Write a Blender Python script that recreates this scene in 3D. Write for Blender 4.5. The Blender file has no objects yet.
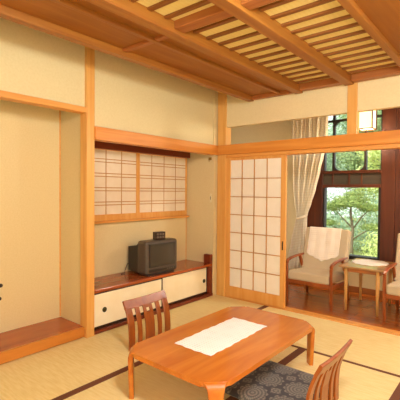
import bpy, bmesh, math, random
from mathutils import Vector, Matrix
random.seed(7)
PI = math.pi
SC = bpy.context.scene
COL = SC.collection

# ------------------------------------------------------------------ colour / materials
def lin(h):
    if isinstance(h, str):
        h = h.lstrip('#'); h = [int(h[i:i+2], 16) for i in (0, 2, 4)]
    out = []
    for c in h:
        c = c/255.0
        out.append(c/12.92 if c <= 0.04045 else ((c+0.055)/1.055)**2.4)
    return (*out, 1.0)

def new_mat(name):
    m = bpy.data.materials.new(name); m.use_nodes = True
    nt = m.node_tree
    b = nt.nodes['Principled BSDF']
    return m, nt, b

def nn(nt, kind, **kw):
    n = nt.nodes.new(kind)
    for k, v in kw.items():
        if k.startswith('_'):
            setattr(n, k[1:], v)
        else:
            n.inputs[k].default_value = v
    return n

def coords(nt, scale, kind='Object', rot=(0, 0, 0)):
    tc = nt.nodes.new('ShaderNodeTexCoord')
    mp = nt.nodes.new('ShaderNodeMapping')
    mp.inputs['Scale'].default_value = scale
    mp.inputs['Rotation'].default_value = rot
    nt.links.new(tc.outputs[kind], mp.inputs['Vector'])
    return mp

def ramp(nt, stops):
    r = nt.nodes.new('ShaderNodeValToRGB')
    el = r.color_ramp.elements
    while len(el) < len(stops): el.new(0.5)
    for e, (p, c) in zip(el, stops):
        e.position = p; e.color = lin(c)
    return r

def wood(name, dark, light, axis='y', rough=0.4, fine=26.0, coat=0.0, bump=0.02, spec=0.5):
    m, nt, b = new_mat(name)
    s = {'x': (1.2, fine, fine), 'y': (fine, 1.2, fine), 'z': (fine, fine, 1.2)}[axis]
    mp = coords(nt, s)
    n1 = nn(nt, 'ShaderNodeTexNoise', Scale=1.0, Detail=5.0, Roughness=0.55, Distortion=0.6)
    nt.links.new(mp.outputs[0], n1.inputs['Vector'])
    r = ramp(nt, [(0.32, dark), (0.68, light)])
    nt.links.new(n1.outputs['Fac'], r.inputs['Fac'])
    nt.links.new(r.outputs['Color'], b.inputs['Base Color'])
    b.inputs['Roughness'].default_value = rough
    b.inputs['Specular IOR Level'].default_value = spec
    b.inputs['Coat Weight'].default_value = coat
    b.inputs['Coat Roughness'].default_value = 0.12
    bp = nn(nt, 'ShaderNodeBump', Strength=bump*5, Distance=0.002)
    nt.links.new(n1.outputs['Fac'], bp.inputs['Height'])
    nt.links.new(bp.outputs[0], b.inputs['Normal'])
    return m

def plain(name, c, rough=0.6, c2=None, scale=40.0, spec=0.5, metal=0.0, bump=0.0, coat=0.0):
    m, nt, b = new_mat(name)
    mp = coords(nt, (1, 1, 1))
    n1 = nn(nt, 'ShaderNodeTexNoise', Scale=scale, Detail=4.0)
    nt.links.new(mp.outputs[0], n1.inputs['Vector'])
    r = ramp(nt, [(0.3, c2 or c), (0.7, c)])
    nt.links.new(n1.outputs['Fac'], r.inputs['Fac'])
    nt.links.new(r.outputs['Color'], b.inputs['Base Color'])
    b.inputs['Roughness'].default_value = rough
    b.inputs['Specular IOR Level'].default_value = spec
    b.inputs['Metallic'].default_value = metal
    b.inputs['Coat Weight'].default_value = coat
    if bump:
        bp = nn(nt, 'ShaderNodeBump', Strength=bump, Distance=0.002)
        nt.links.new(n1.outputs['Fac'], bp.inputs['Height'])
        nt.links.new(bp.outputs[0], b.inputs['Normal'])
    return m

def weave(name, c1, c2, sx, sy, rough=0.8, sz=None, bump=0.2):
    """two crossed wave bands: cloth, tatami reed"""
    m, nt, b = new_mat(name)
    mp = coords(nt, (1, 1, 1))
    w1 = nn(nt, 'ShaderNodeTexWave', Scale=sx, Distortion=0.4, Detail=1.0); w1.bands_direction = 'X'
    w2 = nn(nt, 'ShaderNodeTexWave', Scale=sy, Distortion=0.4, Detail=1.0); w2.bands_direction = 'Y' if sz is None else 'Z'
    n = nn(nt, 'ShaderNodeTexNoise', Scale=3.0, Detail=3.0)
    for q in (w1, w2, n): nt.links.new(mp.outputs[0], q.inputs['Vector'])
    mx = nn(nt, 'ShaderNodeMath', _operation='MULTIPLY'); nt.links.new(w1.outputs['Fac'], mx.inputs[0]); nt.links.new(w2.outputs['Fac'], mx.inputs[1])
    ad = nn(nt, 'ShaderNodeMath', _operation='MULTIPLY_ADD'); nt.links.new(n.outputs['Fac'], ad.inputs[0]); ad.inputs[1].default_value = 0.6
    nt.links.new(mx.outputs[0], ad.inputs[2])
    r = ramp(nt, [(0.15, c2), (0.85, c1)])
    nt.links.new(ad.outputs[0], r.inputs['Fac'])
    nt.links.new(r.outputs['Color'], b.inputs['Base Color'])
    b.inputs['Roughness'].default_value = rough
    b.inputs['Specular IOR Level'].default_value = 0.2
    bp = nn(nt, 'ShaderNodeBump', Strength=bump, Distance=0.001)
    nt.links.new(mx.outputs[0], bp.inputs['Height']); nt.links.new(bp.outputs[0], b.inputs['Normal'])
    return m

M = {}
M['plaster'] = plain('plaster', '#E7D8AA', 0.95, '#E2D2A1', 60, 0.1, bump=0.08)
M['plaster_white'] = plain('plaster_white', '#EEDDB0', 0.95, '#E9D7A8', 60, 0.1, bump=0.06)
M['plaster_sand'] = plain('plaster_sand', '#E6D3A4', 0.95, '#E0CC9B', 80, 0.1, bump=0.08)
M['hinoki_x'] = wood('hinoki_x', '#D98F3E', '#E9AA5A', 'x', 0.45)
M['hinoki_y'] = wood('hinoki_y', '#D98F3E', '#E9AA5A', 'y', 0.45)
M['hinoki_z'] = wood('hinoki_z', '#E0A050', '#EDB868', 'z', 0.45)
M['nageshi_x'] = wood('nageshi_x', '#D4822F', '#E49A45', 'x', 0.42)
M['nageshi_y'] = wood('nageshi_y', '#D4822F', '#E49A45', 'y', 0.42)
M['shoji_frame'] = wood('shoji_frame', '#E09A48', '#EAB062', 'z', 0.5)
M['kumiko'] = wood('kumiko', '#C08A4C', '#CE9C5E', 'z', 0.5)
M['paper'] = plain('paper', '#FBF4E6', 0.9, '#F7EFDF', 12, 0.1)
M['paper_old'] = plain('paper_old', '#F3E5CF', 0.9, '#EEDDC4', 12, 0.1)
M['fusuma'] = plain('fusuma', '#FAEECF', 0.85, '#F6E8C4', 8, 0.15)
M['ceil_board'] = wood('ceil_board', '#94581A', '#A46A24', 'y', 0.5, 14)
M['ceil_beam'] = wood('ceil_beam', '#965A20', '#A8702C', 'y', 0.45, 30)
M['ceil_beam_x'] = wood('ceil_beam_x', '#9C5A28', '#AE6C34', 'x', 0.45, 30)
M['slat'] = wood('slat', '#7E4C1E', '#905A28', 'x', 0.5, 30)
M['reed_panel'] = weave('reed_panel', '#F2E29A', '#ECDA90', 10, 60, 0.8, bump=0.05)
M['dark_red'] = wood('dark_red', '#6E2A14', '#85381C', 'y', 0.3, 20)
M['shelf_red'] = wood('shelf_red', '#9C4519', '#B35A29', 'y', 0.22, 18, coat=0.3)
M['toko_board'] = wood('toko_board', '#A24212', '#BA581E', 'y', 0.2, 10, coat=0.4)
M['kamachi'] = wood('kamachi', '#C5762C', '#D48C3C', 'y', 0.3, 20)
M['black_lacq'] = plain('black_lacq', '#2A130A', 0.35, '#34190D', 20)
M['pull'] = plain('pull', '#3C3A22', 0.4, '#57522E', 90, metal=0.6)
M['pull_ring'] = plain('pull_ring', '#7C7440', 0.35, '#6A6236', 90, metal=0.7)
M['engawa'] = None
M['darkwood'] = wood('darkwood', '#451D0C', '#612D16', 'z', 0.4, 16)
M['darkwood_x'] = wood('darkwood_x', '#47200F', '#5F2B17', 'x', 0.4, 22)
M['iron'] = plain('iron', '#1E1712', 0.5, '#281E17', 30)
M['mesh_grey'] = weave('mesh_grey', '#5B5145', '#3E352B', 60, 40, 0.6, sz=1)
M['table'] = wood('table', '#B9621A', '#D2802A', 'y', 0.24, 9, coat=0.35, bump=0.004)
M['zaisu'] = wood('zaisu', '#8A4212', '#A2581C', 'z', 0.32, 22, coat=0.15)
M['zaisu_seat'] = wood('zaisu_seat', '#A05524', '#B56A33', 'x', 0.35, 22)
M['chairwood'] = wood('chairwood', '#8A4219', '#A35726', 'z', 0.35, 24, coat=0.1)
M['lightleg'] = wood('lightleg', '#DBA255', '#E7B66C', 'z', 0.4, 24)
M['cttop'] = wood('cttop', '#B08A5C', '#C29C6C', 'x', 0.25, 14, coat=0.3)
M['ctedge'] = wood('ctedge', '#9A5A28', '#AD6B34', 'x', 0.4, 24)
M['uphol'] = weave('uphol', '#D0C0A2', '#C0AF90', 140, 140, 0.95, sz=1)
M['tv_body'] = plain('tv_body', '#5A4F44', 0.4, '#50463C', 60)
M['tv_dark'] = plain('tv_dark', '#332B25', 0.45, '#2B241F', 60)
M['tv_screen'] = plain('tv_screen', '#4B463C', 0.12, '#454036', 3)
M['tv_trim'] = plain('tv_trim', '#6E6254', 0.4, '#665B4E', 60)
M['switch'] = plain('switch', '#E9DDB8', 0.4, '#E4D7B0', 20)
M['brass'] = plain('brass', '#C29A45', 0.35, '#B48C3A', 60, metal=0.7)
M['pod'] = plain('pod', '#241510', 0.5, '#301D15', 60)
M['stem'] = plain('stem', '#5B3D22', 0.8, '#6B4A2A', 60)
M['vase'] = plain('vase', '#4E4136', 0.35, '#5E5042', 12)
M['trunk'] = plain('trunk', '#857660', 0.95, '#6E5F4A', 18, 0.1, bump=0.5)
M['ground'] = plain('ground', '#8F9A5A', 0.95, '#7C7F4E', 2.5, 0.1)

def mk_engawa():
    m, nt, b = new_mat('engawa_boards')
    mp = coords(nt, (1.0, 22, 22))
    n1 = nn(nt, 'ShaderNodeTexNoise', Scale=1.0, Detail=5.0, Distortion=0.5)
    nt.links.new(mp.outputs[0], n1.inputs['Vector'])
    r = ramp(nt, [(0.3, '#A04E1A'), (0.7, '#BE6C2A')])
    nt.links.new(n1.outputs['Fac'], r.inputs['Fac'])
    mp2 = coords(nt, (1, 1, 1))
    br = nn(nt, 'ShaderNodeTexBrick', Scale=1.0)
    br.inputs['Brick Width'].default_value = 1.6; br.inputs['Row Height'].default_value = 0.105
    br.inputs['Mortar Size'].default_value = 0.0016
    br.inputs['Color1'].default_value = (1, 1, 1, 1); br.inputs['Color2'].default_value = (0.82, 0.82, 0.82, 1)
    br.inputs['Mortar'].default_value = (0.25, 0.25, 0.25, 1)
    nt.links.new(mp2.outputs[0], br.inputs['Vector'])
    mx = nt.nodes.new('ShaderNodeMix'); mx.data_type = 'RGBA'; mx.blend_type = 'MULTIPLY'; mx.inputs[0].default_value = 1.0
    nt.links.new(r.outputs['Color'], mx.inputs[6]); nt.links.new(br.outputs['Color'], mx.inputs[7])
    nt.links.new(mx.outputs[2], b.inputs['Base Color'])
    b.inputs['Roughness'].default_value = 0.2
    b.inputs['Coat Weight'].default_value = 0.35; b.inputs['Coat Roughness'].default_value = 0.1
    return m
M['engawa'] = mk_engawa()

def mk_tatami():
    m, nt, b = new_mat('tatami_reed')
    mp = coords(nt, (1, 1, 1))
    w = nn(nt, 'ShaderNodeTexWave', Scale=70.0, Distortion=0.6, Detail=2.0); w.bands_direction = 'Y'
    mp2 = coords(nt, (6, 40, 1))
    n = nn(nt, 'ShaderNodeTexNoise', Scale=1.5, Detail=4.0)
    n2 = nn(nt, 'ShaderNodeTexNoise', Scale=1.2, Detail=2.0)
    nt.links.new(mp.outputs[0], w.inputs['Vector']); nt.links.new(mp2.outputs[0], n.inputs['Vector']); nt.links.new(mp.outputs[0], n2.inputs['Vector'])
    a = nn(nt, 'ShaderNodeMath', _operation='MULTIPLY_ADD'); a.inputs[1].default_value = 0.18
    nt.links.new(w.outputs['Fac'], a.inputs[0]); nt.links.new(n.outputs['Fac'], a.inputs[2])
    a2 = nn(nt, 'ShaderNodeMath', _operation='MULTIPLY_ADD'); a2.inputs[1].default_value = 0.5
    nt.links.new(n2.outputs['Fac'], a2.inputs[0]); nt.links.new(a.outputs[0], a2.inputs[2])
    r = ramp(nt, [(0.5, '#E2CA85'), (1.0, '#F0DEA4')])
    nt.links.new(a2.outputs[0], r.inputs['Fac']); nt.links.new(r.outputs['Color'], b.inputs['Base Color'])
    b.inputs['Roughness'].default_value = 0.65; b.inputs['Specular IOR Level'].default_value = 0.25
    bp = nn(nt, 'ShaderNodeBump', Strength=0.15, Distance=0.001)
    nt.links.new(w.outputs['Fac'], bp.inputs['Height']); nt.links.new(bp.outputs[0], b.inputs['Normal'])
    return m
M['tatami'] = mk_tatami()
M['heri'] = weave('heri', '#7E523C', '#66402E', 90, 90, 0.8)

def mk_glass():
    m = bpy.data.materials.new('window_glass'); m.use_nodes = True; nt = m.node_tree
    nt.nodes.clear()
    out = nt.nodes.new('ShaderNodeOutputMaterial')
    t = nn(nt, 'ShaderNodeBsdfTransparent', Color=(0.96, 0.98, 0.97, 1))
    g = nn(nt, 'ShaderNodeBsdfGlossy', Roughness=0.02)
    f = nn(nt, 'ShaderNodeFresnel', IOR=1.45)
    mx = nt.nodes.new('ShaderNodeMixShader')
    nt.links.new(f.outputs[0], mx.inputs[0]); nt.links.new(t.outputs[0], mx.inputs[1]); nt.links.new(g.outputs[0], mx.inputs[2])
    nt.links.new(mx.outputs[0], out.inputs['Surface'])
    return m
M['glass'] = mk_glass()

def mk_translucent(name, c, c2, frac=0.4, scale=90, stripes=None):
    m = bpy.data.materials.new(name); m.use_nodes = True; nt = m.node_tree
    nt.nodes.clear()
    out = nt.nodes.new('ShaderNodeOutputMaterial')
    mp = coords(nt, (1, 1, 1))
    if stripes:
        n = nn(nt, 'ShaderNodeTexWave', Scale=stripes, Distortion=1.0, Detail=2.0); n.bands_direction = 'Z'
    else:
        n = nn(nt, 'ShaderNodeTexNoise', Scale=scale, Detail=3.0)
    nt.links.new(mp.outputs[0], n.inputs['Vector'])
    r = ramp(nt, [(0.3, c2), (0.7, c)]); nt.links.new(n.outputs['Fac'], r.inputs['Fac'])
    d = nn(nt, 'ShaderNodeBsdfDiffuse'); t = nn(nt, 'ShaderNodeBsdfTranslucent')
    nt.links.new(r.outputs['Color'], d.inputs['Color']); nt.links.new(r.outputs['Color'], t.inputs['Color'])
    mx = nt.nodes.new('ShaderNodeMixShader'); mx.inputs[0].default_value = frac
    nt.links.new(d.outputs[0], mx.inputs[1]); nt.links.new(t.outputs[0], mx.inputs[2])
    nt.links.new(mx.outputs[0], out.inputs['Surface'])
    return m
M['curtain'] = mk_translucent('curtain_cloth', '#FBF2DC', '#F0E2C2', 0.12, stripes=14)

def mk_lace(name, base, hole, sc, dirs=('X', 'Y')):
    """openwork cloth: white with a faint darker grid and flower spots"""
    m, nt, b = new_mat(name)
    mp = coords(nt, (1, 1, 1))
    w1 = nn(nt, 'ShaderNodeTexWave', Scale=sc, Distortion=0.5, Detail=1.0); w1.bands_direction = dirs[0]
    w2 = nn(nt, 'ShaderNodeTexWave', Scale=sc, Distortion=0.5, Detail=1.0); w2.bands_direction = dirs[1]
    v = nn(nt, 'ShaderNodeTexVoronoi', Scale=sc*0.9)
    for q in (w1, w2, v): nt.links.new(mp.outputs[0], q.inputs['Vector'])
    mx = nn(nt, 'ShaderNodeMath', _operation='MAXIMUM'); nt.links.new(w1.outputs['Fac'], mx.inputs[0]); nt.links.new(w2.outputs['Fac'], mx.inputs[1])
    m2 = nn(nt, 'ShaderNodeMath', _operation='MULTIPLY_ADD'); nt.links.new(v.outputs['Distance'], m2.inputs[0]); m2.inputs[1].default_value = 0.8
    nt.links.new(mx.outputs[0], m2.inputs[2])
    r = ramp(nt, [(0.35, hole), (0.95, base)]); nt.links.new(m2.outputs[0], r.inputs['Fac'])
    nt.links.new(r.outputs['Color'], b.inputs['Base Color'])
    b.inputs['Roughness'].default_value = 0.9; b.inputs['Specular IOR Level'].default_value = 0.1
    bp = nn(nt, 'ShaderNodeBump', Strength=0.25, Distance=0.002); nt.links.new(m2.outputs[0], bp.inputs['Height']); nt.links.new(bp.outputs[0], b.inputs['Normal'])
    return m
M['runner'] = mk_lace('runner_cloth', '#FFFEFF', '#F4E4E4', 14)
M['doily'] = mk_lace('doily_cloth', '#F4EEE4', '#D9CCBC', 30)
M['lace'] = mk_lace('lace_cloth', '#FAF1E2', '#D8C0A4', 13, ('X', 'Z'))

def mk_zabuton():
    m, nt, b = new_mat('zabuton_cloth')
    tc = nt.nodes.new('ShaderNodeTexCoord')
    def node(op, a=None, bb=None, c=None):
        n = nn(nt, 'ShaderNodeMath', _operation=op)
        for i, q in enumerate((a, bb, c)):
            if q is None: continue
            if isinstance(q, (int, float)): n.inputs[i].default_value = q
            else: nt.links.new(q, n.inputs[i])
        return n.outputs[0]
    sep = nt.nodes.new('ShaderNodeSeparateXYZ'); nt.links.new(tc.outputs['Object'], sep.inputs[0])
    P = 0.205
    def medal(ox, oy, R, petals):
        fx = node('SUBTRACT', node('FRACT', node('DIVIDE', node('ADD', sep.outputs[0], 10+ox), P)), 0.5)
        fy = node('SUBTRACT', node('FRACT', node('DIVIDE', node('ADD', sep.outputs[1], 10+oy), P)), 0.5)
        rr = node('SQRT', node('ADD', node('MULTIPLY', fx, fx), node('MULTIPLY', fy, fy)))
        an = node('ARCTAN2', fy, fx)
        pet = node('MULTIPLY', node('SINE', node('MULTIPLY', an, petals)), 0.035)
        edge = node('ADD', rr, pet)
        inside = node('LESS_THAN', edge, R)
        rings = node('ADD', node('MULTIPLY', node('SINE', node('MULTIPLY', rr, 62.0)), 0.5), 0.5)
        rays = node('ADD', node('MULTIPLY', node('SINE', node('MULTIPLY', an, petals*2)), 0.25), 0.75)
        return node('MULTIPLY', inside, node('MULTIPLY', node('ADD', node('MULTIPLY', rings, 0.75), 0.25), rays))
    a = medal(0.015, -0.045, 0.44, 12.0)
    c = medal(0.015+P/2, -0.045+P/2, 0.17, 4.0)
    f = node('MAXIMUM', a, c)
    n = nn(nt, 'ShaderNodeTexNoise', Scale=220.0, Detail=2.0); nt.links.new(tc.outputs['Object'], n.inputs['Vector'])
    f2 = node('MULTIPLY', f, node('ADD', n.outputs['Fac'], 0.45))
    r = ramp(nt, [(0.0, '#2F2D33'), (0.9, '#837E72')]); nt.links.new(f2, r.inputs['Fac'])
    nt.links.new(r.outputs['Color'], b.inputs['Base Color'])
    b.inputs['Roughness'].default_value = 0.75; b.inputs['Sheen Weight'].default_value = 0.2
    return m
M['zabuton'] = mk_zabuton()

def mk_emit(name, c, strength):
    m, nt, b = new_mat(name)
    b.inputs['Base Color'].default_value = lin(c)
    b.inputs['Emission Color'].default_value = lin(c); b.inputs['Emission Strength'].default_value = strength
    mp = coords(nt, (1, 1, 1)); n = nn(nt, 'ShaderNodeTexNoise', Scale=30.0); nt.links.new(mp.outputs[0], n.inputs['Vector'])
    r = ramp(nt, [(0.2, c), (0.8, c)]); nt.links.new(n.outputs['Fac'], r.inputs['Fac']); nt.links.new(r.outputs['Color'], b.inputs['Base Color'])
    return m
M['lamp_paper'] = mk_emit('lamp_paper', '#FFE9B4', 1.3)

def mk_leaf(name, c, c2):
    m = bpy.data.materials.new(name); m.use_nodes = True; nt = m.node_tree; nt.nodes.clear()
    out = nt.nodes.new('ShaderNodeOutputMaterial'); mp = coords(nt, (1, 1, 1))
    n = nn(nt, 'ShaderNodeTexNoise', Scale=9.0, Detail=4.0); nt.links.new(mp.outputs[0], n.inputs['Vector'])
    r = ramp(nt, [(0.35, c2), (0.65, c)]); nt.links.new(n.outputs['Fac'], r.inputs['Fac'])
    d = nn(nt, 'ShaderNodeBsdfDiffuse'); t = nn(nt, 'ShaderNodeBsdfTranslucent')
    nt.links.new(r.outputs['Color'], d.inputs['Color']); nt.links.new(r.outputs['Color'], t.inputs['Color'])
    mx = nt.nodes.new('ShaderNodeMixShader'); mx.inputs[0].default_value = 0.35
    nt.links.new(d.outputs[0], mx.inputs[1]); nt.links.new(t.outputs[0], mx.inputs[2]); nt.links.new(mx.outputs[0], out.inputs['Surface'])
    return m
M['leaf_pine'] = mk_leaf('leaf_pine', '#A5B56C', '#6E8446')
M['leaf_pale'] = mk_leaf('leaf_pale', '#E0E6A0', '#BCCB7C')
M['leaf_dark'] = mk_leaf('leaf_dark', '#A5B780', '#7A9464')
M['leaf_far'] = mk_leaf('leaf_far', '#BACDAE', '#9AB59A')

# ------------------------------------------------------------------ mesh helpers
def box(bm, x0, x1, y0, y1, z0, z1, bev=0.0, seg=2):
    vs = [bm.verts.new((x, y, z)) for z in (z0, z1) for y in (y0, y1) for x in (x0, x1)]
    fs = [(0, 2, 3, 1), (4, 5, 7, 6), (0, 1, 5, 4), (2, 6, 7, 3), (0, 4, 6, 2), (1, 3, 7, 5)]
    faces = [bm.faces.new([vs[i] for i in f]) for f in fs]
    if bev > 0:
        es = list({e for f in faces for e in f.edges})
        bmesh.ops.bevel(bm, geom=es, offset=bev, segments=seg, affect='EDGES', profile=0.5)

def prism(bm, poly, z0, z1, bev=0.0, seg=3):
    """polygon in xy extruded along z"""
    lo = [bm.verts.new((x, y, z0)) for x, y in poly]; hi = [bm.verts.new((x, y, z1)) for x, y in poly]
    n = len(poly)
    fb = bm.faces.new(list(reversed(lo))); ft = bm.faces.new(hi)
    for i in range(n): bm.faces.new([lo[i], lo[(i+1) % n], hi[(i+1) % n], hi[i]])
    if bev:
        bmesh.ops.bevel(bm, geom=list(ft.edges)+list(fb.edges), offset=bev, segments=seg, affect='EDGES', profile=0.5)

def strip(bm, path, wdir, w, t, round_=0.0):
    """rectangular section swept along a path; wdir = width direction, w = width(s), t = thickness(s)"""
    wd = Vector(wdir).normalized(); rings = []
    n = len(path); P = [Vector(p) for p in path]
    for i, p in enumerate(P):
        tg = (P[min(i+1, n-1)]-P[max(i-1, 0)]).normalized()
        nr = tg.cross(wd).normalized()
        ww = (w[i] if isinstance(w, (list, tuple)) else w)/2; tt = (t[i] if isinstance(t, (list, tuple)) else t)/2
        c = min(ww, tt)*0.35
        pts = [(-ww+c, -tt), (ww-c, -tt), (ww, -tt+c), (ww, tt-c), (ww-c, tt), (-ww+c, tt), (-ww, tt-c), (-ww, -tt+c)]
        rings.append([bm.verts.new(p+wd*a+nr*b) for a, b in pts])
    k = 8
    for i in range(n-1):
        for j in range(k):
            bm.faces.new([rings[i][j], rings[i][(j+1) % k], rings[i+1][(j+1) % k], rings[i+1][j]])
    bm.faces.new(list(reversed(rings[0]))); bm.faces.new(rings[-1])

def tube(bm, path, r, k=10, caps=True):
    P = [Vector(p) for p in path]; n = len(P); rings = []
    for i, p in enumerate(P):
        tg = (P[min(i+1, n-1)]-P[max(i-1, 0)]).normalized()
        a = tg.cross(Vector((0, 0, 1)) if abs(tg.z) < 0.9 else Vector((1, 0, 0))).normalized(); b = tg.cross(a)
        rr = r[i] if isinstance(r, (list, tuple)) else r
        rings.append([bm.verts.new(p+(a*math.cos(2*PI*j/k)+b*math.sin(2*PI*j/k))*rr) for j in range(k)])
    for i in range(n-1):
        for j in range(k): bm.faces.new([rings[i][j], rings[i][(j+1) % k], rings[i+1][(j+1) % k], rings[i+1][j]])
    if caps: bm.faces.new(list(reversed(rings[0]))); bm.faces.new(rings[-1])

def disc(bm, c, axis, r, h, k=20):
    c = Vector(c); a = Vector(axis).normalized()
    tube(bm, [c, c+a*h], r, k)

def ball(bm, c, r, sub=2, sq=(1, 1, 1)):
    res = bmesh.ops.create_icosphere(bm, subdivisions=sub, radius=r)
    for v in res['verts']: v.co = Vector((v.co.x*sq[0], v.co.y*sq[1], v.co.z*sq[2]))+Vector(c)

def grid(bm, nu, nv, fn):
    vs = [[bm.verts.new(fn(i/nu, j/nv)) for j in range(nv+1)] for i in range(nu+1)]
    for i in range(nu):
        for j in range(nv):
            bm.faces.new([vs[i][j], vs[i+1][j], vs[i+1][j+1], vs[i][j+1]])

def obj(name, bm, mat, parent=None, smooth=False, mods=()):
    bmesh.ops.recalc_face_normals(bm, faces=bm.faces[:])
    me = bpy.data.meshes.new(name); bm.to_mesh(me); bm.free()
    me.materials.append(M[mat] if isinstance(mat, str) else mat)
    if smooth:
        for p in me.polygons: p.use_smooth = True
    o = bpy.data.objects.new(name, me); COL.objects.link(o)
    if parent: o.parent = parent
    for kind, kw in mods:
        md = o.modifiers.new(kind.lower(), kind)
        for k, v in kw.items(): setattr(md, k, v)
    return o

def boxes(name, mat, lst, parent=None, bev=0.003):
    bm = bmesh.new()
    for b in lst: box(bm, *b, bev=bev)
    return obj(name, bm, mat, parent)

def tag(o, label, cat, group=None, kind=None):
    o['label'] = label; o['category'] = cat
    if group: o['group'] = group
    if kind: o['kind'] = kind
    return o

def empty(name, label, cat, loc=(0, 0, 0), rz=0.0, group=None, kind=None):
    o = bpy.data.objects.new(name, None); COL.objects.link(o)
    o.location = loc; o.rotation_euler = (0, 0, rz); o.empty_display_size = 0.05
    return tag(o, label, cat, group, kind)

def copy_tree(src, loc, rz, label):
    c = src.copy(); COL.objects.link(c); c.location = loc; c.rotation_euler = (0, 0, rz); c['label'] = label
    for ch in list(src.children):
        d = ch.copy(); COL.objects.link(d); d.parent = c
        for g in list(ch.children):
            e = g.copy(); COL.objects.link(e); e.parent = d
    return c

S = 'structure'
RX, RY, TOP = 3.8, -4.7, 2.72      # right wall, front wall, top of walls

# ------------------------------------------------------------------ room shell
# floor of tatami mats with cloth borders
bm = bmesh.new()
box(bm, -0.6, RX, RY, 0.0, -0.06, 0.0)
fl = obj('floor', bm, 'tatami'); tag(fl, 'straw tatami mat floor of the main room with dark brown borders', 'floor', kind=S)
hb = []
for x in (0.72, 2.335): hb.append((x-0.028, x+0.028, RY, 0.0 if x < 1 else -0.86, 0.0, 0.0025))
hb.append((1.552-0.032, 1.552+0.032, RY+1.2, -0.86, 0.0, 0.0025))
hb.append((0.748, RX, -0.862, -0.832, 0.0, 0.0025))
hb.append((0.748, RX, -2.66, -2.60, 0.0, 0.0025))
for h in hb: boxes('tatami_border', 'heri', [h], fl, bev=0.0)

o = boxes('wall_left', 'plaster', [(-0.15, -0.03, -1.83, -0.05, 1.80, TOP), (-0.15, -0.03, RY, -1.89, 2.03, TOP)], bev=0)
tag(o, 'cream plaster wall band above the lintels on the left side', 'wall', kind=S)
o = boxes('wall_alcove_back', 'plaster_sand', [(-0.57, -0.45, RY, -1.88, 0.0, TOP), (-0.57, -0.465, -1.83, -0.05, 0.0, TOP)], bev=0)
tag(o, 'sand plaster wall at the back of the two left alcoves', 'wall', kind=S)
o = boxes('wall_alcove_side', 'plaster_sand', [(-0.47, -0.05, -1.885, -1.825, 0.0, TOP), (-0.57, -0.01, -0.06, 0.02, 0.0, TOP)], bev=0)
tag(o, 'sand plaster side walls closing the left alcoves', 'wall', kind=S)
o = boxes('wall_back', 'plaster_white', [(0.125, RX, 0.012, 0.075, 2.10, TOP), (2.95, RX, 0.012, 0.075, 0.0, 1.74)], bev=0)
tag(o, 'pale plaster strip under the ceiling above the open transom', 'wall', kind=S)
o = boxes('wall_right', 'plaster', [(RX, RX+0.12, RY, 1.45, 0.0, TOP)], bev=0); tag(o, 'plaster wall on the right side outside the view', 'wall', kind=S)
o = boxes('wall_front', 'plaster', [(-0.57, RX+0.12, RY-0.12, RY, 0.0, TOP)], bev=0); tag(o, 'plaster wall behind the viewer', 'wall', kind=S)

# posts, lintels, rails
n = [0]
def trim(mat, lst, label, bev=0.004):
    n[0] += 1
    o = boxes('trim_%d' % n[0], mat, lst, bev=bev); tag(o, label, 'trim', kind=S); return o
trim('hinoki_z', [(-0.10, 0.0, -1.897, -1.815, 0.0, TOP)], 'square wooden post between the two left alcoves')
trim('hinoki_z', [(0.0, 0.125, -0.005, 0.11, 0.0, TOP)], 'square wooden post in the far left corner')
trim('hinoki_z', [(1.596, 1.69, -0.004, 0.075, 1.86, TOP)], 'short wooden strut between long rail and ceiling')
trim('nageshi_x', [(0.0, RX, -0.032, -0.004, 1.762, 1.88)], 'long horizontal wooden rail over the shoji and veranda opening')
trim('nageshi_y', [(-0.075, 0.022, -1.818, -0.02, 1.762, 1.88)], 'horizontal wooden rail over the television alcove')
trim('hinoki_x', [(0.125, RX, 0.0, 0.10, 1.72, 1.875)], 'grooved head rail above the sliding shoji')
trim('hinoki_y', [(-0.10, 0.0, RY, -1.897, 1.988, 2.036)], 'slim wooden lintel over the decorative alcove')
trim('hinoki_x', [(0.125, RX, 0.0, 0.10, -0.04, 0.012)], 'flat wooden threshold between tatami and veranda')
trim('hinoki_y', [(-0.462, -0.446, -1.896, -1.88, 0.1, TOP)], 'thin corner batten at the back of the decorative alcove')
trim('hinoki_y', [(-0.477, -0.463, -0.072, -0.058, 0.40, 1.75)], 'thin corner batten at the back of the television alcove')
# decorative alcove platform
o = boxes('floor_alcove', 'toko_board', [(-0.45, -0.055, RY, -1.885, 0.0, 0.092)], bev=0); tag(o, 'polished red brown board floor of the decorative alcove', 'floor', kind=S)
trim('kamachi', [(-0.055, -0.03, RY, -1.897, 0.006, 0.095)], 'orange wooden front edge of the decorative alcove floor')
trim('dark_red', [(-0.055, -0.012, -1.815, -0.06, 0.0, 0.034)], 'thin dark red sill under the sliding cupboard doors')
o = boxes('ceiling_alcove', 'ceil_board', [(-0.465, -0.15, -1.83, -0.06, 1.95, 1.98), (-0.45, -0.15, RY, -1.88, 2.6, 2.63)], bev=0); tag(o, 'board ceilings inside the left alcoves', 'ceiling', kind=S)

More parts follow.
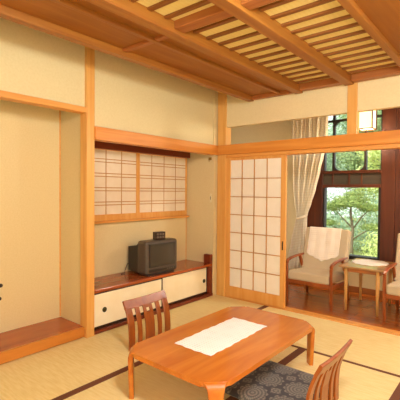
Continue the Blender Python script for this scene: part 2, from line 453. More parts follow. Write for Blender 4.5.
# ------------------------------------------------------------------ ceiling
ZC = 2.36
Y1 = -0.005
ce = boxes('ceiling', 'ceil_board', [(0.455, 2.30, RY, Y1, 2.47, 2.49), (2.15, RX, RY, Y1, 2.405, 2.425), (0.52, 1.06, RY, Y1, 2.412, 2.43), (-0.2, RX, RY, 1.4, 2.72, 2.75)], bev=0)
tag(ce, 'orange brown board ceiling with beams and slatted bays', 'ceiling', kind=S)
def beam(name, mat, b, bev=0.006): return boxes(name, mat, [b], ce, bev)
beam('edge_moulding', 'ceil_beam', (0.455, 0.525, RY, Y1, ZC, 2.47))
beam('batten', 'ceil_beam', (0.845, 0.885, RY, Y1, 2.385, 2.42))
beam('beam', 'ceil_beam', (1.045, 1.132, RY, Y1, ZC, 2.47))
beam('beam', 'ceil_beam', (1.572, 1.66, RY, Y1, ZC, 2.47))
beam('edge_moulding', 'ceil_beam', (2.112, 2.165, RY, Y1, 2.372, 2.47))
beam('beam', 'ceil_beam', (2.86, 3.02, RY, Y1, ZC, 2.47))
for x0, x1 in ((0.525, 0.845), (0.885, 1.045)): beam('cross_batten', 'ceil_beam_x', (x0, x1, -1.93, -1.885, 2.39, 2.42))
for x0, x1 in ((1.132, 1.572), (1.66, 2.112)):
    beam('cross_beam', 'ceil_beam_x', (x0, x1, -1.985, -1.89, 2.385, 2.47))
    beam('border_board', 'ceil_beam_x', (x0, x1, -0.10, Y1, 2.375, 2.47))
    boxes('reed_panel', 'reed_panel', [(x0-0.01, x1+0.01, RY, Y1, 2.440, 2.455)], ce, bev=0)
    sl = [(x0-0.002, x1+0.002, y-0.018, y+0.018, 2.425, 2.441) for y in [-0.175-0.1455*k for k in range(12)]+[-2.06-0.1455*k for k in range(14)]]
    boxes('slats', 'slat', sl, ce, bev=0.002)
beam('border_board', 'ceil_beam_x', (0.525, 1.045, -0.05, Y1, 2.37, 2.43))
beam('border_board', 'ceil_beam_x', (2.165, 2.86, -0.06, Y1, 2.37, 2.42))

# ------------------------------------------------------------------ sliding shoji in the room opening
def shoji(name, label, x0, x1, z0, z1, cols, rows, stile, top, bot, y, axis='x', handle=True, mats=('shoji_frame', 'paper', 'kumiko'), th=0.032):
    root = empty(name, label, 'shoji', kind=S)
    def B(u0, u1, v0, v1, d0, d1):
        return (u0, u1, d0, d1, v0, v1) if axis == 'x' else (d0, d1, u0, u1, v0, v1)
    s = 1 if axis == 'x' else -1     # front side
    d0, d1 = (y, y+th) if axis == 'x' else (y-th, y)
    for u in ((x0, x0+stile), (x1-stile, x1)): boxes('stile', mats[0], [B(*u, z0, z1, d0, d1)], root, 0.003)
    boxes('top_rail', mats[0], [B(x0+stile, x1-stile, z1-top, z1, d0, d1)], root, 0.003)
    boxes('bottom_rail', mats[0], [B(x0+stile, x1-stile, z0, z0+bot, d0, d1)], root, 0.003)
    pu0, pu1, pv0, pv1 = x0+stile, x1-stile, z0+bot, z1-top
    m = (d0+d1)/2
    boxes('paper', mats[1], [B(pu0, pu1, pv0, pv1, m-0.002, m+0.002)], root, 0)
    fr0, fr1 = (d0+0.004, m-0.002) if axis == 'x' else (m+0.002, d1-0.004)
    lat = [B(u-0.0048, u+0.0048, pv0, pv1, fr0, fr1) for u in cols]+[B(pu0, pu1, v-0.0046, v+0.0046, fr0, fr1) for v in rows]
    boxes('lattice', mats[2], lat, root, 0)
    if handle:
        b = bmesh.new()
        if axis == 'x':
            box(b, x1-stile*0.62, x1-stile*0.38, d0-0.004, d0+0.002, 0.66, 0.76, bev=0.002)
        obj('pull', b, 'black_lacq', root)
    return root
pw = (0.865-0.185)/4
shoji('door_1', 'sliding shoji screen with white paper panes beside the corner post', 0.125, 0.935, 0.012, 1.735,
      [0.185+pw*k for k in (1, 2, 3)], [0.15+(1.685-0.15)*k/7 for k in range(1, 7)], 0.06, 0.045, 0.13, 0.012)
# small shoji pair over the television
KA = 1.0135
def al(y): return -3.837+(y+3.837)*KA
def az(z): return 1.314+(z-1.314)*KA
rows = []
for k in range(4):
    zz = 1.62-0.1485*k
    rows += [az(zz+0.016), az(zz-0.016)]
shoji('door_2', 'small shoji panel with double cross bars over the television, left of the pair', -1.80, al(-0.945), 0.989, 1.766, [al(-0.998-0.203*k) for k in (1, 2, 3)], rows, 0.052, 0.03, 0.068, -0.43, 'y', False, ('shoji_frame', 'paper_old', 'kumiko'), 0.018)
shoji('door_3', 'small shoji panel with double cross bars over the television, right of the pair', al(-0.985), -0.073, 0.989, 1.766, [al(-0.945+0.203*k) for k in (1, 2, 3)], rows, 0.03, 0.03, 0.068, -0.449, 'y', False, ('shoji_frame', 'paper_old', 'kumiko'), 0.015)
trim('dark_red', [(-0.465, -0.405, -1.825, -0.06, 1.742, 1.87)], 'dark wooden head rail over the small shoji pair')
trim('hinoki_y', [(-0.465, -0.41, -1.825, -0.06, 0.966, 0.989)], 'narrow wooden sill under the small shoji pair')

# ------------------------------------------------------------------ low cupboard with sliding doors
cab = empty('low_cupboard', 'low built in cupboard with red brown top and cream sliding doors', 'cupboard', (0, 0, 0))
boxes('carcass', 'dark_red', [(-0.463, -0.08, -1.823, -0.062, 0.0, 0.36)], cab, 0)
boxes('top_board', 'shelf_red', [(-0.463, -0.024, -1.823, -0.061, 0.372, 0.402)], cab, 0.004)
boxes('end_post', 'dark_red', [(-0.079, -0.022, -0.125, -0.062, 0.0, 0.371)], cab, 0.003)
boxes('end_board', 'dark_red', [(-0.12, -0.02, -0.115, -0.062, 0.402, 0.52)], cab, 0.004)
def cab_door(y0, y1, xf, py):
    f = boxes('door', 'fusuma', [(xf-0.018, xf, y0+0.014, y1-0.014, 0.06, 0.358)], cab, 0)
    boxes('door_rim', 'black_lacq', [(xf-0.019, xf+0.003, y0, y0+0.014, 0.036, 0.371), (xf-0.019, xf+0.003, y1-0.014, y1, 0.036, 0.371),
                                     (xf-0.019, xf+0.003, y0+0.014, y1-0.014, 0.036, 0.06), (xf-0.019, xf+0.003, y0+0.014, y1-0.014, 0.358, 0.371)], f, 0)
    b = bmesh.new(); disc(b, (xf-0.001, py, 0.2), (1, 0, 0), 0.024, 0.005, 20)
    g = obj('pull', b, 'pull', f, True)
cab_door(-1.81, -0.925, -0.036, -1.68)
cab_door(-0.95, -0.127, -0.057, -0.185)

# ------------------------------------------------------------------ television and box on it
tv = empty('television', 'boxy grey tube television standing on the low cupboard', 'television', (-0.115, -0.90, 0.402), math.radians(-3))
b = bmesh.new(); box(b, -0.10, 0.055, -0.232, 0.232, 0.014, 0.372, bev=0.03, seg=4); obj('casing', b, 'tv_body', tv)
b = bmesh.new()
# tapering rear housing
vs = []
for x, hy, z0, z1 in ((-0.09, 0.22, 0.02, 0.345), (-0.13, 0.212, 0.025, 0.315), (-0.29, 0.20, 0.03, 0.29)):
    vs.append([b.verts.new((x, s*hy, z)) for s, z in ((-1, z0), (1, z0), (1, z1), (-1, z1))])
for i in range(2):
    for j in range(4): b.faces.new([vs[i][j], vs[i][(j+1) % 4], vs[i+1][(j+1) % 4], vs[i+1][j]])
b.faces.new(vs[0]); b.faces.new(list(reversed(vs[2])))
obj('rear_housing', b, 'tv_dark', tv)
b = bmesh.new(); box(b, 0.052, 0.060, -0.19, 0.19, 0.09, 0.342, bev=0.004); obj('bezel', b, 'tv_dark', tv)
b = bmesh.new()
grid(b, 14, 10, lambda u, v: (0.0605+0.008*(1-(2*u-1)**2)*(1-(2*v-1)**2)**0.5, -0.172+0.344*u, 0.105+0.225*v))
obj('screen', b, 'tv_screen', tv, True)
boxes('control_strip', 'tv_dark', [(0.054, 0.063, -0.19, 0.19, 0.042, 0.068)], tv, 0.002)
b = bmesh.new()
for k in range(4): box(b, 0.062, 0.066, 0.06+0.03*k, 0.075+0.03*k, 0.049, 0.061)
obj('buttons', b, 'tv_trim', tv)
boxes('stand', 'tv_dark', [(-0.10, 0.04, -0.19, 0.19, 0.0, 0.015)], tv, 0.004)
b = bmesh.new(); tube(b, [(-0.26, -0.18, 0.12), (-0.265, -0.23, 0.10), (-0.26, -0.26, 0.05), (-0.25, -0.28, 0.005), (-0.26, -0.32, 0.005)], 0.004, 6); obj('cable', b, 'tv_dark', tv, True)
bx = empty('tuner_box', 'small black box with buttons standing on top of the television', 'box', (-0.125, -0.89, 0.7745), math.radians(-14))
boxes('case', 'black_lacq', [(-0.03, 0.025, -0.065, 0.065, 0.0, 0.085)], bx, 0.004)
b = bmesh.new()
for i in range(3):
    for j in range(2): box(b, 0.024, 0.029, -0.045+0.034*i, -0.02+0.034*i, 0.018+0.032*j, 0.04+0.032*j, bev=0.002)
obj('button', b, 'tv_trim', bx)

# switch plates on the alcove side wall
sw = empty('wall_switch', 'small cream switch plate on the side wall of the television alcove', 'switch', (-0.045, -0.0605, 1.225))
boxes('plate', 'switch', [(-0.024, 0.0, -0.006, 0.0, -0.055, 0.055)], sw, 0.002)
boxes('rocker', 'tv_trim', [(-0.016, -0.008, -0.009, -0.005, -0.02, 0.02)], sw, 0.001)
hk = empty('wall_hook', 'small brass bracket high on the side wall below the rail corner', 'hook', (-0.06, -0.0605, 1.69))
boxes('plate', 'brass', [(-0.035, 0.012, -0.008, 0.0, 0.012, 0.045)], hk, 0.002)
b = bmesh.new(); tube(b, [(-0.012, -0.006, 0.02), (-0.012, -0.02, 0.012), (-0.012, -0.024, 0.0), (-0.012, -0.02, -0.008)], 0.004, 8); obj('hook', b, 'brass', hk, True)

# ------------------------------------------------------------------ low table
TX0, TX1, TY0, TY1, TZ = 1.0, 1.757, -2.305, -1.03, 0.31
cxm, cym = (TX0+TX1)/2, (TY0+TY1)/2
tb = empty('low_table', 'low glossy orange brown lacquer table with bent corner legs on the tatami', 'table', (cxm, cym, 0))
hx, hy, ch = (TX1-TX0)/2, (TY1-TY0)/2, 0.062
def arc_poly(hx, hy, ch, r=0.03):
    pts = []
    base = [(hx, -hy+ch), (hx, hy-ch), (hx-ch, hy), (-hx+ch, hy), (-hx, hy-ch), (-hx, -hy+ch), (-hx+ch, -hy), (hx-ch, -hy)]
    m = len(base)
    for i in range(m):
        p0, p1, p2 = Vector(base[i-1]), Vector(base[i]), Vector(base[(i+1) % m])
        a = p1+(p0-p1).normalized()*r; c = p1+(p2-p1).normalized()*r
        for k in range(5):
            t = k/4; q = a*(1-t)**2+p1*2*t*(1-t)+c*t*t; pts.append((q.x, q.y))
    return pts
b = bmesh.new(); prism(b, arc_poly(hx, hy, ch+0.03*1.414, 0.012), TZ-0.03, TZ, bev=0.011, seg=4); obj('tabletop', b, 'table', tb)
b = bmesh.new()
box(b, -hx+0.16, hx-0.16, -hy+0.16, hy-0.16, TZ-0.045, TZ-0.029, bev=0.004); obj('apron', b, 'table', tb)
for sx in (-1, 1):
    for sy in (-1, 1):
        b = bmesh.new()
        c0 = Vector((sx*(hx-ch/2), sy*(hy-ch/2), 0)); d = Vector((sx, sy, 0)).normalized(); w = Vector((-d.y, d.x, 0))
        path = []
        R = 0.032
        path.append(c0+d*(-0.055)+Vector((0, 0, TZ-0.0165)))
        for k in range(0, 9):
            a = k/8*PI/2
            path.append(c0+d*(-R-0.012+R*math.sin(a))+Vector((0, 0, TZ-0.0155-R+R*math.cos(a))))
        for k in range(1, 6):
            z = (TZ-0.0155-R)*(1-k/5); path.append(c0+d*(-0.012-0.006*k/5)+Vector((0, 0, z)))
        wch = ch*1.414
        wid = []
        for i_, p_ in enumerate(path):
            dl = -(p_-c0).dot(d)-0.012+0.004          # inset from the corner
            wid.append(wch-0.006+2*max(dl, 0.0) if i_ <= 9 else wch-0.006-0.018*(i_-9)/5)
        strip(b, path, w, wid, [0.03]*10+[0.032]*(len(path)-10))
        obj('leg', b, 'table', tb)

def cloth_sheet(name, x0, x1, y0, y1, z, mat, scal=0.006, nu=40, nv=80, ang=0.0):
    b = bmesh.new(); cx, cy = (x0+x1)/2, (y0+y1)/2
    def f(u, v):
        a, c = 2*u-1, 2*v-1
        ex = 1+scal*math.sin(v*46)*abs(a)**6*3; ey = 1+scal*math.sin(u*24)*abs(c)**6*1.4
        x, y = a*(x1-x0)/2*ex, c*(y1-y0)/2*ey
        zz = z+0.0012*(math.sin(u*9+v*5)+math.sin(v*17))
        return (cx+x*math.cos(ang)-y*math.sin(ang), cy+x*math.sin(ang)+y*math.cos(ang), zz)
    grid(b, nu, nv, f)
    return obj(name, b, mat, None, True, [('SOLIDIFY', dict(thickness=0.0015, offset=1))])
rn = cloth_sheet('table_runner', 1.197, 1.497, -2.03, -1.35, TZ+0.0028, 'runner', ang=0.0)
tag(rn, 'white patterned cloth runner lying on the low orange table', 'cloth')

# ------------------------------------------------------------------ legless chairs
def make_zaisu(loc, rz, label):
    r = empty('legless_chair', label, 'chair', loc, rz, 'legless chairs at the low table')
    W = 0.238
    prof = [(0.0, 0.0), (0.002, 0.08), (0.0, 0.15), (-0.008, 0.21), (-0.026, 0.275), (-0.05, 0.333), (-0.082, 0.39)]
    def xat(z):
        for (xa, za), (xb, zb) in zip(prof, prof[1:]):
            if za <= z <= zb: return xa+(xb-xa)*(z-za)/(zb-za)
        return prof[-1][0]
    def path(y, z0, z1, k=9, dx=0.0): return [(xat(z0+(z1-z0)*i/k)+dx, y, z0+(z1-z0)*i/k) for i in range(k+1)]
    for s in (-1, 1):
        b = bmesh.new(); p = path(s*(W-0.031), 0.0, 0.378); strip(b, p, (0, 1, 0), 0.062, 0.018); obj('back_post', b, 'zaisu', r)
    b = bmesh.new()
    pts = [( xat(0.356)-0.006*(1-(2*t-1)**2)-0.001, -W+2*W*t, 0.356+0.006*abs(2*t-1)**2) for t in [i/14 for i in range(15)]]
    strip(b, pts, (-0.5, 0, 1), 0.076, 0.020); obj('top_rail', b, 'zaisu', r)
    for s in (-1, 1):
        b = bmesh.new(); strip(b, path(s*0.115, 0.03, 0.36, dx=-0.004), (0, 1, 0), 0.045, 0.014); obj('slat', b, 'zaisu', r)
    # wide centre splat with a hand hole
    b = bmesh.new(); hw, zc, hr = 0.05, 0.285, 0.018
    zs = [0.03, 0.10, 0.18, zc-hr, zc, zc+hr, 0.33, 0.36]
    def q(y, z, f): return b.verts.new((xat(z)-0.004-0.006*(1 if f else -1), y, z))
    for f in (0, 1):
        pass
    cols = [-hw, -0.02, 0.02, hw]
    V = {(i, j, f): q(cols[i], zs[j], f) for i in range(4) for j in range(len(zs)) for f in (0, 1)}
    for j in range(len(zs)-1):
        for i in range(3):
            if i == 1 and j in (3, 4): continue
            for f in (0, 1): b.faces.new([V[i, j, f], V[i+1, j, f], V[i+1, j+1, f], V[i, j+1, f]])
        b.faces.new([V[0, j, 0], V[0, j+1, 0], V[0, j+1, 1], V[0, j, 1]]); b.faces.new([V[3, j, 0], V[3, j+1, 0], V[3, j+1, 1], V[3, j, 1]])
    for j in (3, 4):
        for i in (1, 2): b.faces.new([V[i, j, 0], V[i, j+1, 0], V[i, j+1, 1], V[i, j, 1]])
    for j in (3, 5): b.faces.new([V[1, j, 0], V[2, j, 0], V[2, j, 1], V[1, j, 1]])
    for j in (0, len(zs)-1):
        for i in range(3): b.faces.new([V[i, j, 0], V[i+1, j, 0], V[i+1, j, 1], V[i, j, 1]])
    obj('splat', b, 'zaisu', r)
    b = bmesh.new(); box(b, 0.0, 0.44, -W+0.012, W-0.012, 0.012, 0.034, bev=0.008); obj('seat', b, 'zaisu_seat', r)
    for xa in (0.04, 0.36):
        b = bmesh.new(); box(b, xa, xa+0.04, -W+0.02, W-0.02, 0.0, 0.013); obj('runner', b, 'zaisu', r)
    return r
z1 = make_zaisu((0.497, -1.592, 0.0), 0.0, 'legless wooden slat back chair at the far long side of the table')
z2 = copy_tree(z1, (2.05, -1.655, 0.0), PI, 'legless wooden slat back chair with the patterned cushion seen from behind')

def cushion(name, cx, cy, hx, hy, z0, th, mat):
    b = bmesh.new(); N = 26
    def prof(u, v):
        a, c = abs(2*u-1), abs(2*v-1)
        return ((1-a**6)*(1-c**6))**0.5
    def P(u, v, s):
        a, c = 2*u-1, 2*v-1
        pin = 1-0.035*(1-c*c)*0; x = a*hx*(1-0.03*(1-c**2)); y = c*hy*(1-0.03*(1-a**2))
        p = prof(u, v)
        z = th*0.45+ (th*0.55*p if s else -th*0.45*p**0.5)
        return (x, y, z)
    top = [[b.verts.new(P(i/N, j/N, 1)) for j in range(N+1)] for i in range(N+1)]
    bot = [[(top[i][j] if i in (0, N) or j in (0, N) else b.verts.new(P(i/N, j/N, 0))) for j in range(N+1)] for i in range(N+1)]
    for i in range(N):
        for j in range(N):
            b.faces.new([top[i][j], top[i+1][j], top[i+1][j+1], top[i][j+1]])
            f = [bot[i][j], bot[i][j+1], bot[i+1][j+1], bot[i+1][j]]
            try: b.faces.new(f)
            except ValueError: pass
    o = obj(name, b, mat, None, True); o.location = (cx, cy, z0); return o
zb = cushion('floor_cushion', 1.765, -1.645, 0.275, 0.285, 0.035, 0.06, 'zabuton')
tag(zb, 'dark grey floor cushion with pale round medallions on the legless chair', 'cushion')

# ------------------------------------------------------------------ veranda (wide engawa) beyond the opening
YW = 1.31
o = boxes('floor_veranda', 'engawa', [(-0.9, RX, 0.10, YW+0.12, -0.05, 0.0)], bev=0); tag(o, 'glossy red brown board floor of the veranda', 'floor', kind=S)
o = boxes('ceiling_veranda', 'ceil_board', [(-0.9, RX, 0.075, YW+0.12, 2.50, 2.53)], bev=0); tag(o, 'board ceiling of the veranda', 'ceiling', kind=S)
o = boxes('wall_veranda', 'plaster', [(-0.9, 0.62, YW, YW+0.12, 0.0, TOP), (0.62, 2.9, YW, YW+0.12, 0.0, 0.43), (0.62, RX, YW, YW+0.12, 2.42, TOP), (2.9, RX, YW, YW+0.12, 0.0, 0.43), (-1.0, -0.9, 0.0, YW+0.12, 0.0, TOP)], bev=0)
tag(o, 'pale plaster outer wall of the veranda below and left of the window', 'wall', kind=S)
o = boxes('wall_veranda_boards', 'darkwood', [(1.585+0.165*k, 1.585+0.165*k+0.162, YW-0.012, YW+0.10, 0.43, 2.42) for k in range(8)], bev=0.004)
tag(o, 'dark red brown vertical board wall right of the window', 'wall', kind=S)
o = boxes('baseboard_veranda', 'ctedge', [(-0.9, RX, YW-0.012, YW, 0.0, 0.075)], bev=0.002); tag(o, 'wooden baseboard under the veranda window', 'baseboard', kind=S)

win = empty('window_1', 'dark wood framed veranda window looking out on the garden', 'window', kind=S)
boxes('post', 'darkwood', [(0.62, 0.835, YW-0.02, YW+0.12, 0.43, 2.42)], win, 0.004)
boxes('sill', 'iron', [(0.835, 1.585, YW-0.025, YW+0.12, 0.43, 0.475)], win, 0.004)
boxes('inner_frame', 'iron', [(0.835, 0.862, YW-0.005, YW+0.08, 0.475, 1.375), (1.555, 1.585, YW-0.005, YW+0.08, 0.475, 1.375)], win, 0.003)
boxes('beam', 'darkwood_x', [(0.835, 1.585, YW-0.02, YW+0.12, 1.372, 1.415), (0.835, 1.585, YW-0.015, YW+0.11, 1.56, 1.60)], win, 0.004)
boxes('panel', 'mesh_grey', [(0.835, 1.585, YW+0.01, YW+0.06, 1.415, 1.56)], win, 0)
for x in (0.965, 1.185, 1.345): boxes('panel_strip', 'darkwood', [(x-0.01, x+0.01, YW, YW+0.011, 1.415, 1.56)], win, 0.001)
boxes('mullion', 'iron', [(0.955, 0.985, YW+0.01, YW+0.06, 1.60, 2.42), (1.37, 1.40, YW+0.01, YW+0.06, 1.60, 2.42), (0.835, 1.585, YW+0.01, YW+0.06, 2.262, 2.29),
                          (0.835, 0.85, YW+0.01, YW+0.06, 1.60, 2.42), (1.57, 1.585, YW+0.01, YW+0.06, 1.60, 2.42)], win, 0.002)
b = bmesh.new()
for (cx, sx) in ((0.985, 1), (1.37, -1)):
    for (cz, sz) in ((1.60, 1), (2.262, -1)):
        R = 0.085
        pts = [(cx, cz)]+[(cx+sx*(R-R*math.sin(a)), cz+sz*(R-R*math.cos(a))) for a in [k/8*PI/2 for k in range(9)]]
        # fillet triangle with concave side
        f1 = [b.verts.new((x, YW+0.015, z)) for x, z in pts]; f2 = [b.verts.new((x, YW+0.055, z)) for x, z in pts]
        for i in range(1, len(pts)-1):
            b.faces.new([f1[0], f1[i], f1[i+1]]); b.faces.new([f2[0], f2[i+1], f2[i]]); b.faces.new([f1[i], f2[i], f2[i+1], f1[i+1]])
        b.faces.new([f1[0], f2[0], f2[1], f1[1]]); b.faces.new([f1[0], f1[-1], f2[-1], f2[0]])
obj('corner_bracket', b, 'iron', win)
boxes('pane', 'glass', [(0.862, 1.555, YW+0.036, YW+0.042, 0.475, 1.372)], win, 0)
boxes('pane', 'glass', [(0.85, 1.57, YW+0.036, YW+0.042, 1.60, 2.42)], win, 0)

win2 = empty('window_2_added', 'added unseen veranda window letting in daylight, right of the board wall', 'window', kind=S)  # unseen opening, added so more daylight reaches the curtain and armchairs
boxes('frame', 'darkwood', [(2.89, 2.97, YW-0.01, YW+0.10, 0.43, 2.42), (RX-0.08, RX, YW-0.01, YW+0.10, 0.43, 2.42), (2.97, RX-0.08, YW-0.01, YW+0.10, 0.43, 0.48), (2.97, RX-0.08, YW-0.01, YW+0.10, 2.36, 2.42), (2.97, RX-0.08, YW, YW+0.09, 1.45, 1.51)], win2, 0.003)
boxes('pane', 'glass', [(2.97, RX-0.08, YW+0.036, YW+0.042, 0.48, 2.36)], win2, 0)

# curtain gathered by a tieback
cu = empty('curtain', 'beige curtain tied back at the waist beside the veranda window', 'curtain', (0, 0, 0))
prof = [(2.44, 0.40, 0.94), (2.1, 0.40, 0.93), (1.85, 0.41, 0.885), (1.6, 0.42, 0.83), (1.35, 0.44, 0.77), (1.15, 0.47, 0.71), (1.0, 0.505, 0.66), (0.95, 0.51, 0.65), (0.85, 0.48, 0.65), (0.6, 0.42, 0.65), (0.3, 0.37, 0.64), (0.03, 0.345, 0.62)]
def wid(z):
    for (za, a0, b0), (zb, a1, b1) in zip(prof, prof[1:]):
        if zb <= z <= za:
            t = (za-z)/(za-zb); t = t*t*(3-2*t)*0.5+t*0.5; return a0+(a1-a0)*t, b0+(b1-b0)*t
    return prof[-1][1:]
b = bmesh.new()
def cf(u, v):
    z = 2.44-(2.44-0.03)*v; a, c = wid(z); w = c-a
    amp = 0.022+0.012*(0.5-w)/0.3
    x = a+w*u+0.006*math.sin(u*2*PI*9)
    y = 1.205+amp*math.sin(u*2*PI*9+0.6*math.sin(v*5))+0.008*math.sin(u*31+v*4)
    return (x, y, z)
grid(b, 130, 70, cf); obj('cloth', b, 'curtain', cu, True)
b = bmesh.new()
grid(b, 40, 3, lambda u, v: (0.58+0.078*math.cos(2*PI*u), 1.205+0.05*math.sin(2*PI*u), 0.935+0.04*v+0.02*math.cos(2*PI*u)))
obj('tieback', b, 'curtain', cu, True, [('SOLIDIFY', dict(thickness=0.004))])
b = bmesh.new(); tube(b, [(-0.1, 1.205, 2.455), (2.6, 1.205, 2.455)], 0.012, 10)
rod = obj('curtain_rod', b, 'ctedge', None, True); tag(rod, 'curtain rod under the veranda ceiling above the window', 'curtain rod')

# paper lantern under the veranda ceiling
lp = empty('paper_lantern', 'square paper ceiling lantern with dark wooden frame glowing in the veranda', 'lamp', (1.49, 1.00, 2.065))
a = 0.085; H = 0.24
b = bmesh.new(); box(b, -a+0.006, a-0.006, -a+0.006, a-0.006, 0.012, H); obj('lamp_shade', b, 'lamp_paper', lp)
fr = []
for sx in (-1, 1):
    for sy in (-1, 1): fr.append((sx*a-0.006, sx*a+0.006, sy*a-0.006, sy*a+0.006, 0.0, H+0.01))
for z in (0.0, H):
    fr += [(-a, a, -a-0.005, -a+0.005, z, z+0.012), (-a, a, a-0.005, a+0.005, z, z+0.012), (-a-0.005, -a+0.005, -a, a, z, z+0.012), (a-0.005, a+0.005, -a, a, z, z+0.012)]
boxes('frame', 'darkwood', fr, lp, 0)
boxes('ceiling_mount', 'darkwood', [(-0.05, 0.05, -0.05, 0.05, H+0.01, 2.50-2.065)], lp, 0.003)

# ------------------------------------------------------------------ veranda armchairs
def make_armchair(loc, label):
    r = empty('armchair', label, 'chair', loc, 0.0, 'armchairs on the veranda')
    W = 0.265     # half width at the leg centres; front at local y = 0
    for s in (-1, 1):
        b = bmesh.new(); strip(b, [(s*W, 0.035, 0.0), (s*W, 0.02, 0.2), (s*W, 0.01, 0.36), (s*W, 0.012, 0.46), (s*W, 0.035, 0.498)], (1, 0, 0), 0.03, [0.02, 0.025, 0.028, 0.028, 0.026]); obj('front_leg', b, 'chairwood', r)
        b = bmesh.new(); strip(b, [(s*W, 0.60, 0.0), (s*W, 0.53, 0.2), (s*W, 0.45, 0.36), (s*W, 0.36, 0.52)], (1, 0, 0), 0.03, [0.024, 0.036, 0.042, 0.03]); obj('rear_leg', b, 'chairwood', r)
        b = bmesh.new(); strip(b, [(s*W, 0.0, 0.485), (s*W, 0.04, 0.505), (s*W, 0.14, 0.523), (s*W, 0.28, 0.530), (s*W, 0.42, 0.530), (s*W, 0.50, 0.528)], (1, 0, 0), [0.028, 0.036, 0.04, 0.038, 0.034, 0.028], 0.02); obj('armrest', b, 'chairwood', r)
        b = bmesh.new(); strip(b, [(s*W, 0.02, 0.255), (s*W, 0.52, 0.235)], (1, 0, 0), 0.024, 0.045); obj('side_rail', b, 'chairwood', r)
    b = bmesh.new(); box(b, -W+0.012, W-0.012, 0.008, 0.036, 0.245, 0.29, bev=0.004); obj('front_rail', b, 'chairwood', r)
    b = bmesh.new()
    box(b, -W+0.018, W-0.018, -0.012, 0.53, 0.0, 0.105, bev=0.026, seg=4)
    bmesh.ops.rotate(b, verts=b.verts, cent=(0, 0, 0), matrix=Matrix.Rotation(math.radians(-3.5), 3, 'X'))
    bmesh.ops.translate(b, verts=b.verts, vec=(0, 0, 0.288)); obj('seat_cushion', b, 'uphol', r)
    b = bmesh.new()
    box(b, -W-0.008, W+0.008, -0.055, 0.055, 0.0, 0.535, bev=0.02, seg=4)
    bmesh.ops.rotate(b, verts=b.verts, cent=(0, 0, 0), matrix=Matrix.Rotation(math.radians(-17), 3, 'X'))
    bmesh.ops.translate(b, verts=b.verts, vec=(0, 0.455, 0.335)); obj('back_cushion', b, 'uphol', r)
    return r
CX1, CY1 = 1.09, 0.27
ch1 = make_armchair((CX1, CY1, 0.0), 'wooden armchair with beige cushions and a lace cover before the curtain')
ch2 = copy_tree(ch1, (2.155, 0.30, 0.0), 0.0, 'wooden armchair with beige cushions right of the square table')

# lace cover draped over the first armchair's back
b = bmesh.new()
th = math.radians(17); cs, sn = math.cos(th), math.sin(th)
def back_pt(x, d, h):      # d = offset in front (-) / behind (+) of the cushion's mid plane, h along its height
    return (CX1+x, CY1+0.455+d*cs+h*sn, 0.335+h*cs-d*sn)
def lc(u, v):
    x = (2*u-1)*0.2-0.02
    edge = 0.085*(1-abs(2*u-1))**0.8+0.012*abs(math.sin(u*PI*5))      # scalloped, deepest in the middle
    L = 0.325+edge
    s = v*(0.16+0.10+L)-0.16     # arc length: behind, over the top, down the front
    if s < 0: return back_pt(x, 0.059, 0.535+s)
    if s < 0.10:
        a = s/0.10*PI; return back_pt(x, 0.059*math.cos(a), 0.535+0.008*math.sin(a)+0.001)
    return back_pt(x, -0.059-0.002*math.sin(u*20), 0.535-(s-0.10))
grid(b, 44, 60, lc)
o = obj('lace_cover', b, 'lace', None, True, [('SOLIDIFY', dict(thickness=0.0025, offset=0))]); tag(o, 'white lace cover with pointed scalloped hem hanging over the armchair back', 'lace cover')

# ------------------------------------------------------------------ small square veranda table and its doily
ct = empty('side_table', 'small square wooden table with pale round legs between the armchairs', 'table', (1.622, 0.72, 0))
b = bmesh.new(); box(b, -0.235, 0.235, -0.31, 0.31, 0.478, 0.50, bev=0.005); obj('tabletop', b, 'cttop', ct)
b = bmesh.new(); box(b, -0.20, 0.20, -0.27, -0.25, 0.435, 0.478); box(b, -0.20, 0.20, 0.25, 0.27, 0.435, 0.478); box(b, -0.20, -0.18, -0.25, 0.25, 0.435, 0.478); box(b, 0.18, 0.20, -0.25, 0.25, 0.435, 0.478); obj('apron', b, 'ctedge', ct)
for sx in (-1, 1):
    for sy in (-1, 1):
        b = bmesh.new(); tube(b, [(sx*0.165, sy*0.26, 0.0), (sx*0.165, sy*0.26, 0.25), (sx*0.165, sy*0.255, 0.477)], [0.013, 0.018, 0.022], 14); obj('leg', b, 'lightleg', ct, True)
b = bmesh.new()
def dy(u, v):
    a = 2*PI*u; rr = v*(1+0.03*math.sin(a*14)*v)
    return (1.612+0.195*rr*math.cos(a), 0.80+0.205*rr*math.sin(a), 0.5022+0.001*math.sin(a*7)*v)
grid(b, 84, 10, dy)
bmesh.ops.remove_doubles(b, verts=b.verts, dist=0.0004)
o = obj('doily', b, 'doily', None, True, [('SOLIDIFY', dict(thickness=0.0015, offset=1))]); tag(o, 'round white lace doily on the small square veranda table', 'doily')

# ------------------------------------------------------------------ branch with dark pods at the left edge (in the decorative alcove)
vs_ = empty('flower_vase', 'vase with a branch of dark round pods at the left edge of the alcove', 'vase', (-0.27, -2.75, 0.092))
b = bmesh.new()
pr_ = [(0.045, 0.0), (0.07, 0.04), (0.078, 0.10), (0.06, 0.17), (0.035, 0.21), (0.042, 0.235)]
k = 24
rings = [[b.verts.new((r*math.cos(2*PI*j/k), r*math.sin(2*PI*j/k), z)) for j in range(k)] for r, z in pr_]
for i in range(len(rings)-1):
    for j in range(k): b.faces.new([rings[i][j], rings[i][(j+1) % k], rings[i+1][(j+1) % k], rings[i+1][j]])
b.faces.new(list(reversed(rings[0])))
obj('body', b, 'vase', vs_, True)
br_ = None
b = bmesh.new()
tube(b, [(0, 0, 0.12), (0.0, 0.02, 0.26), (0.0, 0.10, 0.40), (0.0, 0.215, 0.446)], 0.004, 6); tube(b, [(0, 0.02, 0.25), (0.0, 0.10, 0.31), (0.0, 0.21, 0.342)], 0.003, 6)
br_ = obj('branch', b, 'stem', vs_, True)
